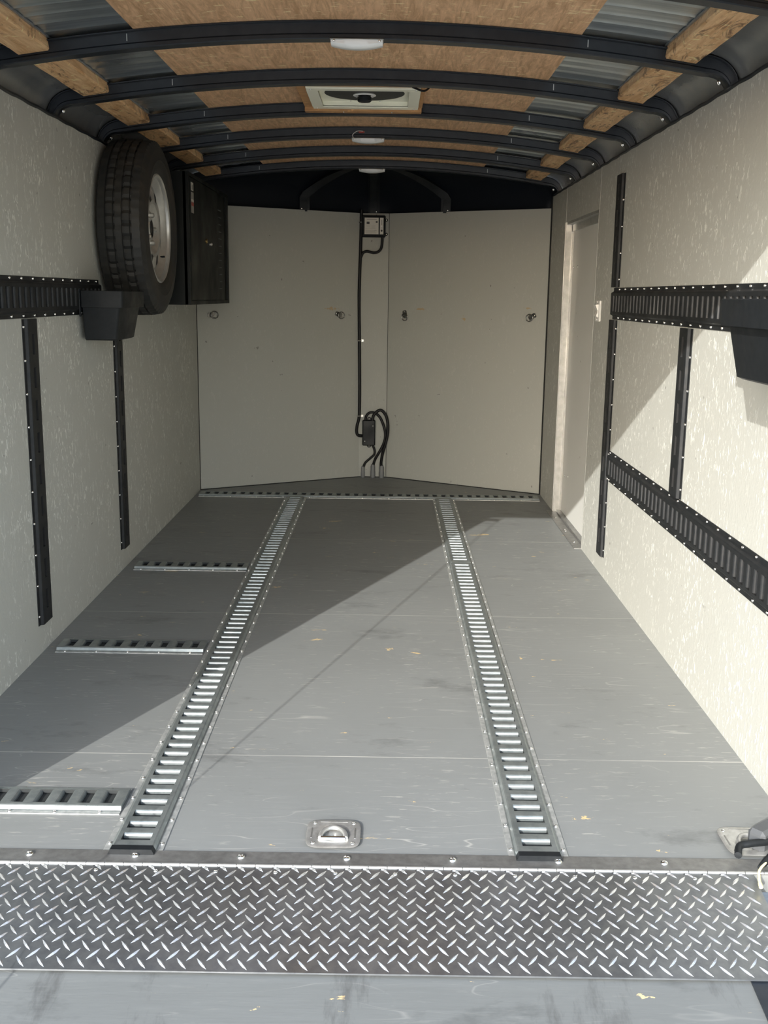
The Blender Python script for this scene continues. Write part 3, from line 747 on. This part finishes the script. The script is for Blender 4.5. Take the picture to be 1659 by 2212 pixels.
for k in range(nr):
    a0 = 2*math.pi*k/nr; a1 = 2*math.pi*(k+1)/nr
    for j in range(len(rad)-1):
        if j == 2 and (k % 18) in (6, 7, 8, 9, 10, 11): continue
        p = [AX @ Vector((rad[jj]*math.cos(a), rad[jj]*math.sin(a), hh[jj])) for jj, a in ((j, a0), (j+1, a0), (j+1, a1), (j, a1))]
        dm.add(p, [(0, 1, 2, 3)])
dm.obj('wheel_disc', M_RIM, wh, 35)['label'] = 'silver wheel disc with oval openings'
MB().lathe([(0.165, -0.03), (0.001, -0.03)], 32, AX).obj('back_plate', M_BLKSTEEL, wh)
for k in range(5):
    a = 2*math.pi*k/5+0.3; MB().lathe([(0.010, 0.04), (0.010, 0.054), (0.006, 0.058)], 6, AX @ Matrix.Translation((0.057*math.cos(a), 0.057*math.sin(a), 0)), True).obj('lug_nut', M_ZINC, wh)
MB().tube([(0.045, 0.150, -0.105), (0.068, 0.150, -0.103)], 0.004, 8).obj('valve_stem', M_BLKPLAST, wh, 40)
MB().tube([(-0.095, 0, 0), (0.045, 0, 0)], 0.016, 12).obj('carrier_bolt', M_BLKSTEEL, wh, 40)
tag(wh, 'black spare tyre on a silver rim hung on the left wall', 'spare wheel')

# ------------------------------------------------------------------ cabinet on the left wall
CX0, CX1, CY0, CY1, CZ0, CZ1 = XL, -0.880, 4.72, 5.86, 1.095, 1.665
cb = empty('wall_cabinet', (XL, CY0, CZ0)); LX, LY, LZ = CX1-CX0, CY1-CY0, CZ1-CZ0
bx = MB(); bx.box(0, LX-0.010, 0, LY, 0, LZ, bev=0.002)
bx.box(LX-0.024, LX, 0, LY, 0, 0.016); bx.box(LX-0.024, LX, 0, LY, LZ-0.016, LZ); bx.box(LX-0.024, LX, 0, 0.02, 0.016, LZ-0.016); bx.box(LX-0.024, LX, LY-0.05, LY, 0.016, LZ-0.016)
bx.obj('body', M_CABINET, cb)
dr = MB().box(LX-0.010, LX+0.002, 0.024, 0.760, 0.020, LZ-0.020, bev=0.002).obj('door', M_CABINET, cb)
lk = MB().lathe([(0.011, 0), (0.011, 0.004), (0.008, 0.006), (0.001, 0.0065)], 14, Matrix.Translation((LX+0.002, 0.42, 0.295)) @ Matrix.Rotation(math.pi/2, 4, 'Y'), True).obj('lock', M_BRASS, dr, 40); lk['label'] = 'small brass lock'
MB().lathe([(0.008, 0), (0.008, 0.010), (0.004, 0.014)], 10, Matrix.Translation((LX+0.002, 0.515, 0.285)) @ Matrix.Rotation(math.pi/2, 4, 'Y'), True).obj('latch_stud', M_ZINC, dr, 40)
hm = MB()
for i in range(12): hm.box(LX-0.010, LX-0.004, 0.850, 0.930, 0.075+i*0.036, 0.0785+i*0.036)
hm.obj('slotted_strip', M_GREYPLAST, cb)['label'] = 'row of small slots on the recessed strip'
st = MB().box(LX+0.002, LX+0.0028, 0.052, 0.108, 0.495, 0.530).obj('sticker', M_STICK, dr); st['label'] = 'small white sticker'
MB().box(LX+0.0028, LX+0.0032, 0.072, 0.098, 0.500, 0.520).obj('print', M_GREYINK, st)
st2 = MB().box(LX+0.002, LX+0.0028, 0.050, 0.112, 0.400, 0.488).obj('sticker', M_GREYINK, dr)
MB().box(LX+0.0028, LX+0.0032, 0.052, 0.110, 0.448, 0.458).obj('stripe', M_STICK, st2); MB().box(LX+0.0028, LX+0.0032, 0.052, 0.110, 0.430, 0.445).obj('stripe', M_RED, st2)
tag(cb, 'black metal wall cabinet mounted high on the left wall behind the spare tyre', 'cabinet')

# ------------------------------------------------------------------ tie-downs on the front wall
def nose_frame(x, z, leftp):
    if leftp: A, B = Vector((XL, Y_CORN, 0)), Vector((NX0, Y_NOSE, 0))
    else: A, B = Vector((NX1, Y_NOSE, 0)), Vector((XR, Y_CORN, 0))
    dd = (B-A).normalized(); t = (x-A.x)/(B.x-A.x); p = A+(B-A)*t; n = Vector((dd.y, -dd.x, 0))
    if n.y > 0: n = -n
    return frame((p.x, p.y, z), dd, Vector((0, 0, 1)), n) if dd.cross(Vector((0, 0, 1))).dot(n) > 0 else frame((p.x, p.y, z), -dd, Vector((0, 0, 1)), n)
def tiedown(x, z, leftp, ang, label):
    t = empty('tie_down_ring', M=nose_frame(x, z, leftp))
    R3 = Matrix.Rotation(ang, 4, 'Z')
    MB().prism([(-0.030, -0.010), (-0.024, -0.014), (0.012, -0.014), (0.018, -0.010), (0.018, 0.010), (0.012, 0.014), (-0.024, 0.014), (-0.030, 0.010)], 0, 0.0025, R3).obj('base_plate', M_ZINCD, t)
    st_ = MB().sweep([[R3 @ Vector((u, y, zz)) for u, zz in ((-0.008, 0.0025), (-0.006, 0.010), (0.004, 0.010), (0.006, 0.0025))] for y in (-0.014, 0.014)]); st_.obj('strap', M_ZINCD, t)
    ring = [R3 @ Vector((0.010+0.022*math.cos(a), 0.020*math.sin(a), 0.008+0.003*math.sin(a/2))) for a in [2*math.pi*k/20 for k in range(21)]]
    MB().tube(ring, 0.0032, 8, False).obj('ring', M_ZINCD, t, 60)
    put('screw', SCREW, t, M=R3 @ Matrix.Translation((-0.022, 0, 0.0025)))
    return tag(t, label, 'tie-down ring', 'zinc tie-down rings on the front wall')
tiedown(-1.023, 1.024, True, 0, 'zinc tie-down ring on the left front panel just below the black cabinet')
tiedown(-0.306, 1.027, True, -0.35, 'zinc tie-down ring on the left front panel beside the vertical black cable')
tiedown(0.101, 1.029, False, -1.4, 'zinc tie-down ring on the right front panel, nearer its middle joint')
tiedown(0.827, 1.036, False, 3.14+0.5, 'zinc tie-down ring on the right front panel close to the right corner')

# ------------------------------------------------------------------ breakaway box, cables, junction box
Yf = Y_NOSE
bb = empty('breakaway_box', (-0.100, Yf, 1.560))
MB().box(-0.073, 0.073, -0.036, 0.0, -0.064, 0.066, bev=0.006).obj('housing', M_BLKPLAST, bb)
MB().box(-0.066, 0.066, -0.050, -0.034, -0.056, 0.058, bev=0.005).obj('lid', M_BLKPLAST, bb)
for x, z in ((-0.078, 0.052), (0.078, 0.040), (0.078, -0.044), (-0.078, -0.042)):
    e = MB().lathe([(0.009, 0.0), (0.009, 0.008), (0.004, 0.008), (0.004, 0.0)], 12, Matrix.Translation((x, 0, z)) @ Matrix.Rotation(math.pi/2, 4, 'X')).obj('mounting_ear', M_BLKPLAST, bb, 40)
    put('screw', SCREW_S, e, M=frame((x, -0.006, z), (1, 0, 0), (0, 0, 1), (0, -1, 0)))
st = MB().box(-0.055, 0.030, -0.0512, -0.050, -0.047, 0.050).obj('label_sticker', M_STICK, bb); st['label'] = 'pale printed instruction sticker'
pr = MB(); pr.box(-0.043, -0.025, -0.0518, -0.0512, 0.013, 0.026); pr.box(0.013, 0.024, -0.0518, -0.0512, 0.021, 0.030); pr.obj('print', M_INK, st)
pr = MB(); pr.box(-0.042, 0.018, -0.0518, -0.0512, 0.038, 0.042); pr.box(-0.050, 0.012, -0.0518, -0.0512, -0.016, -0.0145); pr.box(0.002, 0.022, -0.0518, -0.0512, -0.028, -0.0265)
for i in range(5): pr.box(-0.050, 0.018-0.004*(i % 3), -0.0518, -0.0512, -0.024-0.0045*i, -0.0228-0.0045*i)
for i in range(6): pr.box(-0.044+0.03*(i % 2), -0.02+0.03*(i % 2), -0.0518, -0.0512, 0.008-0.0035*i, 0.009-0.0035*i)
pr.obj('print', M_GREYINK, st)
st = MB().box(0.038, 0.060, -0.0512, -0.050, -0.047, 0.050).obj('test_panel', M_STICK, bb)
MB().lathe([(0.006, 0), (0.006, 0.003), (0.001, 0.004)], 12, Matrix.Translation((0.049, -0.0512, -0.026)) @ Matrix.Rotation(math.pi/2, 4, 'X'), True).obj('test_button', M_INK, st)
MB().box(0.045, 0.053, -0.052, -0.0512, -0.002, 0.004).obj('indicator', M_WHITE, st); MB().box(0.047, 0.051, -0.0516, -0.0512, 0.008, 0.038).obj('print', M_GREYINK, st)
tag(bb, 'black electrical box with a pale sticker at the top of the front wall', 'electrical box')

jb = empty('junction_box', (-0.117, Yf, 0.290))
MB().box(-0.041, 0.041, -0.038, 0.0, -0.082, 0.082, bev=0.006).obj('housing', M_BLKPLAST, jb)
for z in (0.084, -0.084): MB().lathe([(0.014, 0), (0.014, 0.007), (0.007, 0.007), (0.007, 0)], 16, Matrix.Translation((0.002, 0, z)) @ Matrix.Rotation(math.pi/2, 4, 'X')).obj('mounting_ear', M_BLKPLAST, jb, 40)
for x, z in ((0.026, 0.045), (-0.025, -0.052)): put('screw', SCREW_S, jb, M=frame((x, -0.038, z), (1, 0, 0), (0, 0, 1), (0, -1, 0)))
tag(jb, 'black plastic junction box low on the front wall strip with cables looping from it', 'junction box')
yc_ = Yf-0.012
def cable(pts, r, label):
    return tag(MB().tube(smoothpath(pts), r, 10).obj('cable', M_CABLE, None, 60), label, 'cable', 'black cables on the front wall strip')
CB = cable([(-0.176, yc_, 1.66), (-0.177, yc_, 1.55), (-0.180, yc_, 1.40), (-0.186, yc_, 1.15), (-0.182, yc_, 0.86), (-0.178, yc_, 0.60), (-0.178, yc_, 0.47), (-0.180, yc_, 0.385),
       (-0.192, yc_, 0.335), (-0.196, yc_, 0.295), (-0.186, yc_, 0.272), (-0.160, yc_-0.008, 0.268)], 0.0098, 'long black cable running down the front wall to the junction box')
for z, x in ((1.585, -0.177), (0.868, -0.182), (0.395, -0.180)):
    q = MB(); q.tube([Vector((x+0.012*math.cos(a), yc_-0.012*math.sin(a), z)) for a in [math.pi*k/8 for k in range(-1, 10)]], 0.003, 6); q.box(x+0.012, x+0.026, Yf-0.004, Yf, z-0.007, z+0.007)
    q.obj('cable_clip', M_ZINC, CB, 50)['label'] = 'bright metal cable clip'
cable([(-0.178, yc_, 1.375), (-0.165, yc_-.003, 1.402), (-0.140, yc_-.004, 1.412), (-0.100, yc_-.004, 1.404), (-0.072, yc_-.004, 1.410), (-0.053, yc_-.006, 1.432), (-0.047, yc_-.01, 1.470), (-0.047, yc_-.012, 1.500)], 0.0085, 'short curved black cable from the stickered box to the long cable')
yj = Yf-0.020
cable([(-0.140, yj, 0.370), (-0.132, yj, 0.400), (-0.110, yj, 0.418), (-0.080, yj, 0.416), (-0.045, yj, 0.385), (-0.018, yj-.004, 0.320), (-0.012, yj-.01, 0.265), (-0.025, yj-.01, 0.215), (-0.050, yj-.01, 0.165), (-0.075, yj-.005, 0.120), (-0.088, yj-.002, 0.075)], 0.0085,
      'black cable looping over the junction box to the middle grey conduit')
cable([(-0.096, yj-.018, 0.370), (-0.086, yj-.018, 0.405), (-0.060, yj-.018, 0.432), (-0.036, yj-.018, 0.434), (-0.008, yj-.018, 0.400), (0.004, yj-.018, 0.340), (0.002, yj-.018, 0.280), (-0.012, yj-.016, 0.215), (-0.028, yj-.01, 0.155), (-0.036, yj-.004, 0.100), (-0.036, yj-.002, 0.070)], 0.0095,
      'outermost black cable loop from the junction box to the right grey conduit')
cable([(-0.092, yj, 0.210), (-0.080, yj, 0.180), (-0.082, yj, 0.150), (-0.110, yj, 0.122), (-0.138, yj, 0.095), (-0.152, yj, 0.060)], 0.0075, 'black cable curling from under the junction box to the left grey conduit')
for x, r, h, lab in ((-0.153, 0.0125, 0.072, 'slim grey conduit stub at the foot of the front wall, leftmost of three'), (-0.089, 0.0155, 0.086, 'grey conduit stub at the foot of the front wall, middle of three'), (-0.033, 0.0165, 0.080, 'grey conduit stub at the foot of the front wall, rightmost of three')):
    cd = empty('conduit', (x, yj-0.002, 0))
    MB().lathe([(r, 0), (r, h*0.5)], 18, None, True).obj('pipe', M_CONDUIT, cd, 40)
    MB().lathe([(r*0.90, h*0.5), (r*0.92, h*0.56), (r*0.92, h*0.86), (r*0.72, h*0.92), (r*0.66, h)], 18, None, True).obj('gland', M_CONDUIT, cd, 40)
    tag(cd, lab, 'conduit', 'grey conduit stubs by the front wall')

# ------------------------------------------------------------------ recessed tie-down pans
def pan(x, y, label):
    o_ = empty('floor_tie_down', (x, y, 0.0)); hx, hy, rad_ = 0.0585, 0.0605, 0.020
    N_ = 64; outer = []; mids = []
    def rrect(t, hx_, hy_, r_):
        a = 2*math.pi*t; cx, cy = math.cos(a), math.sin(a); k = 5.0
        den = (abs(cx)**k+abs(cy)**k)**(1/k); return (hx_*cx/den, hy_*cy/den)
    rings = []
    for (fx, fy, z, blend) in ((1, 1, 0.0003, 0), (0.97, 0.97, 0.003, 0), (0.86, 0.86, 0.0034, 0), (0.68, 0.66, 0.0032, .4), (0.60, 0.56, 0.0012, .8), (0.44, 0.42, -0.009, 1), (0.28, 0.28, -0.014, 1), (0.02, 0.02, -0.015, 1)):
        ring_ = []
        for k in range(N_):
            a = 2*math.pi*k/N_; p = rrect(k/N_, hx*fx, hy*fy, 0); c_ = (hx*fx*math.cos(a), hy*fy*math.sin(a))
            ring_.append(Vector((p[0]*(1-blend)+c_[0]*blend, p[1]*(1-blend)+c_[1]*blend, z)))
        rings.append(ring_)
    # keep the dish above the floor surface: raise the whole pan slightly like a stamped cup lip
    for r_ in rings:
        for p in r_: p.z = 0.0006 + (p.z+0.015)*0.36
    MB().sweep(rings, caps=False).obj('pan', M_ZINC, o_, 30)
    zt = 0.0072
    MB().box(-0.030, 0.030, 0.048, 0.051, zt, zt+0.0006).obj('groove', M_HINGE, o_)
    for s in (-1, 1): MB().box(s*0.047-0.002, s*0.047+0.002, -0.022, 0.022, zt-0.001, zt+0.0008, bev=0.0008).obj('groove', M_HINGE, o_)
    ring_p = [Vector((0.027*math.cos(a), -0.020+0.040*math.sin(a), 0.0095)) for a in [math.pi*k/16 for k in range(17)]]
    ring_p = [Vector((0.027, -0.024, 0.009))] + ring_p + [Vector((-0.027, -0.024, 0.009))]
    MB().tube(ring_p, 0.0052, 10).obj('ring', M_ZINC, o_, 60)
    MB().tube([(-0.026, -0.026, 0.0085), (0.026, -0.026, 0.0085)], 0.0055, 10).obj('hinge_bar', M_BRIGHT, o_, 60)
    for sx in (-1, 1):
        for sy in (-1, 1): put('screw', SCREW, o_, (sx*0.0425, sy*0.0425, 0.0066))
    return tag(o_, label, 'floor tie-down', 'recessed floor tie-down rings')
pan(-0.104, 2.067, 'square zinc floor ring pan between the two long floor tracks')
pan(0.793, 2.060, 'square zinc floor ring pan at the right edge behind the black clip')

# ------------------------------------------------------------------ hinge strip, transition flap, ramp
hg = empty('hinge_strip', (XC, 1.945, 0)); x0, x1 = XL+0.003-XC, XR-0.003-XC
MB().box(x0, x1, 0.0, 0.048, 0.0, 0.0028, bev=0.0008).obj('hinge_leaf', M_HINGE, hg)
kn = MB(); i = 0; xx = x0
while xx < x1-0.01:
    e = min(xx+0.0385, x1); kn.tube([(xx+0.0006, -0.004, 0.001), (e-0.0006, -0.004, 0.001)], 0.0040, 10); xx = e
kn.obj('knuckles', M_ALU, hg, 50)['label'] = 'bright row of hinge knuckles'
for k in range(14):
    x = -0.735+0.2195*(k-1)+0.005
    if XL+0.03 < x < XR-0.02: put('screw', SCREW_BIG, hg, (x-XC, 0.026, 0.0028))
tag(hg, 'long steel hinge with screws across the rear edge of the floor', 'hinge')

FLX0, FLX1 = -0.955, 0.760
prof_f = [(1.937, 0.0005), (1.905, -0.0040), (1.722, -0.0300), (1.662, -0.0440)]
def flap_z(y):
    for (a, za), (b, zb) in zip(prof_f[:-1], prof_f[1:]):
        if b <= y <= a: t = (a-y)/(a-b); return za+(zb-za)*t, (za-zb)/(a-b)
    return prof_f[-1][1], 0.28
fp = empty('transition_flap', ((FLX0+FLX1)/2, 1.937, 0)); ox, oy = fp.location.x, fp.location.y
mb = MB(); top = [(y, z) for y, z in prof_f]; bot = [(y, z-0.003) for y, z in prof_f][::-1]
mb.sweep([[Vector((x-ox, y-oy, z)) for y, z in top+bot] for x in (FLX0, FLX1)]); mb.obj('plate', M_DIAM, fp, 20)
lz = MB(); P_ = 0.0365
row = 0; y = 1.934
def lozenge(cx, cy, ang):
    L_, W_, Hh = 0.0165, 0.0030, 0.0019
    z0, sl0 = flap_z(cy); pts = []
    for u, v, h in ((-L_, 0, 0), (-L_*0.35, W_, 0), (L_*0.35, W_, 0), (L_, 0, 0), (L_*0.35, -W_, 0), (-L_*0.35, -W_, 0), (-L_*0.62, 0, Hh*0.8), (0, 0, Hh*1.15), (L_*0.62, 0, Hh*0.8), (0, W_*1.1, 0), (0, -W_*1.1, 0)):
        x = cx+u*math.cos(ang)-v*math.sin(ang); yy = cy+u*math.sin(ang)+v*math.cos(ang)
        if yy > 1.9345: yy = 1.9345
        if yy < 1.6625: yy = 1.6625
        pts.append((x-ox, yy-oy, flap_z(yy)[0]+h+0.0001))
    fs_ = [(0, 1, 6), (1, 9, 7, 6), (9, 2, 8, 7), (2, 3, 8), (3, 4, 8), (4, 10, 7, 8), (10, 5, 6, 7), (5, 0, 6)]
    lz.add(pts, fs_)
while y > 1.664:
    nx_ = int((FLX1-FLX0)/P_)
    for i in range(nx_+1):
        sh_ = (row % 2)*0.0
        cx = FLX0+0.012+i*P_+(0.5*P_ if row % 2 else 0) + (row//2 % 2)*0.0
        if FLX0+0.014 < cx < FLX1-0.014: lozenge(cx, y, 0.86 if row % 2 else -0.86)
    y -= P_*0.5; row += 1
lz.obj('raised_pattern', M_LOZ, fp)['label'] = 'bright raised lozenge pattern'
for k in range(13):
    x = -0.70+0.1215*k
    if FLX0+0.02 < x < FLX1-0.02: put('screw', SCREW, fp, (x-ox, 1.921-oy, flap_z(1.921)[0]))
tag(fp, 'aluminium diamond plate flap bridging the trailer floor and the ramp', 'diamond plate')

RX0, RX1 = -0.90, 0.668
def rz(y): return -0.037 - 0.13*(1.79-y)
mb = MB(); mb.sweep([[Vector((x, 1.79, rz(1.79))), Vector((x, -0.13, rz(-0.13))), Vector((x, -0.13, rz(-0.13)-0.012)), Vector((x, 1.79, rz(1.79)-0.035))] for x in (RX0, RX1)])
rp_ = empty('ramp_door', (0, 1.79, -0.05)); o = mb.obj('deck', M_RAMP, rp_); o.location = (0, -1.79, 0.05)
for s, x in ((-1, RX0), (1, RX1)):
    x0, x1 = sorted((x, x+s*0.055))
    e = MB().sweep([[Vector((xx, 1.79, rz(1.79)+0.004)), Vector((xx, -0.13, rz(-0.13)+0.004)), Vector((xx, -0.13, rz(-0.13)-0.016)), Vector((xx, 1.79, rz(1.79)-0.04))] for xx in (x0, x1)]).obj('edge_rail', M_BLKSTEEL, rp_); e.location = (0, -1.79, 0.05)
tag(rp_, 'grey painted rear ramp door lowered at the bottom of the picture', 'ramp')

# rear frame, ground, ramp cable
trim(14, MB().box(XL-0.06, XL, 1.745, 1.80, -0.20, 1.95), M_BLKSTEEL, 'left rear door post')
trim(15, MB().box(XR, XR+0.06, 1.745, 1.80, -0.20, 1.95), M_BLKSTEEL, 'right rear door post')
trim(16, MB().box(XL, XR, 1.745, 1.80, 1.664, 1.95), M_BLKSTEEL, 'rear door header')
trim(17, MB().box(XL, XR, 1.81, 1.898, -0.16, -0.045), M_BLKSTEEL, 'rear floor cross member')
struct(MB().box(-30, 30, -40, 40, -0.45, -0.302).obj('ground', M_ASPH), 'ground under the trailer, made pale to bounce light')
rc = empty('ramp_cable', (-1.05, 1.74, 1.64))
MB().tube([(0, 0, 0), (0.125, -0.91, -1.77)], 0.0025, 8).obj('wire', M_CABLE, rc, 60)
MB().box(-0.06, 0.012, -0.012, 0.010, -0.012, 0.012, bev=0.003).obj('bracket', M_ZINC, rc)
tag(rc, 'thin ramp cable casting the fine diagonal shadow on the floor', 'cable')

# ------------------------------------------------------------------ black clip with cream cord at the right edge
cp = empty('cord_clip', (0.800, 1.985, 0.0))
dv = Vector((0.62, 0.55, 0)).normalized(); nv = Vector((-dv.y, dv.x, 0))
def L3(u, v, z): return dv*u + nv*v + Vector((0, 0, z))
MB().tube([L3(-0.060, -0.020, 0.020), L3(-0.035, -0.019, 0.022), L3(0.03, -0.014, 0.026), L3(0.09, -0.01, 0.024)], [0.0045, 0.0075, 0.009, 0.009], 10).obj('barrel', M_BLKPLAST, cp, 50)
MB().tube(smoothpath([L3(-0.060, 0.028, 0.026), L3(-0.030, 0.042, 0.030), L3(-0.005, 0.030, 0.032), L3(0.035, 0.016, 0.028), L3(0.09, 0.010, 0.024)]), 0.0078, 10).obj('lever', M_BLKPLAST, cp, 50)
MB().box(-0.02, 0.06, -0.01, 0.03, 0.0, 0.05, Matrix.Translation((0.012, 0.045, 0.0)) @ Matrix.Rotation(0.7, 4, 'Z'), bev=0.008).obj('body', M_GREYPLAST, cp)['label'] = 'grey block of the clip'
MB().tube([L3(-0.035, -0.036, 0.010), L3(-0.038, -0.036, 0.024)], 0.005, 8).obj('pin', M_BLKPLAST, cp, 50)
MB().tube(smoothpath([L3(0.02, -0.020, 0.029), L3(-0.060, -0.024, 0.022), L3(-0.085, -0.034, 0.014), L3(-0.105, -0.050, 0.0075)]), [0.0028]*17+[0.0033]*4+[0.0042]*4, 8).obj('cord', M_CORD, cp, 50)['label'] = 'frayed cream cord'
tag(cp, 'black plastic clip with a frayed cream cord at the right edge', 'clip')
bpy.context.view_layer.update()
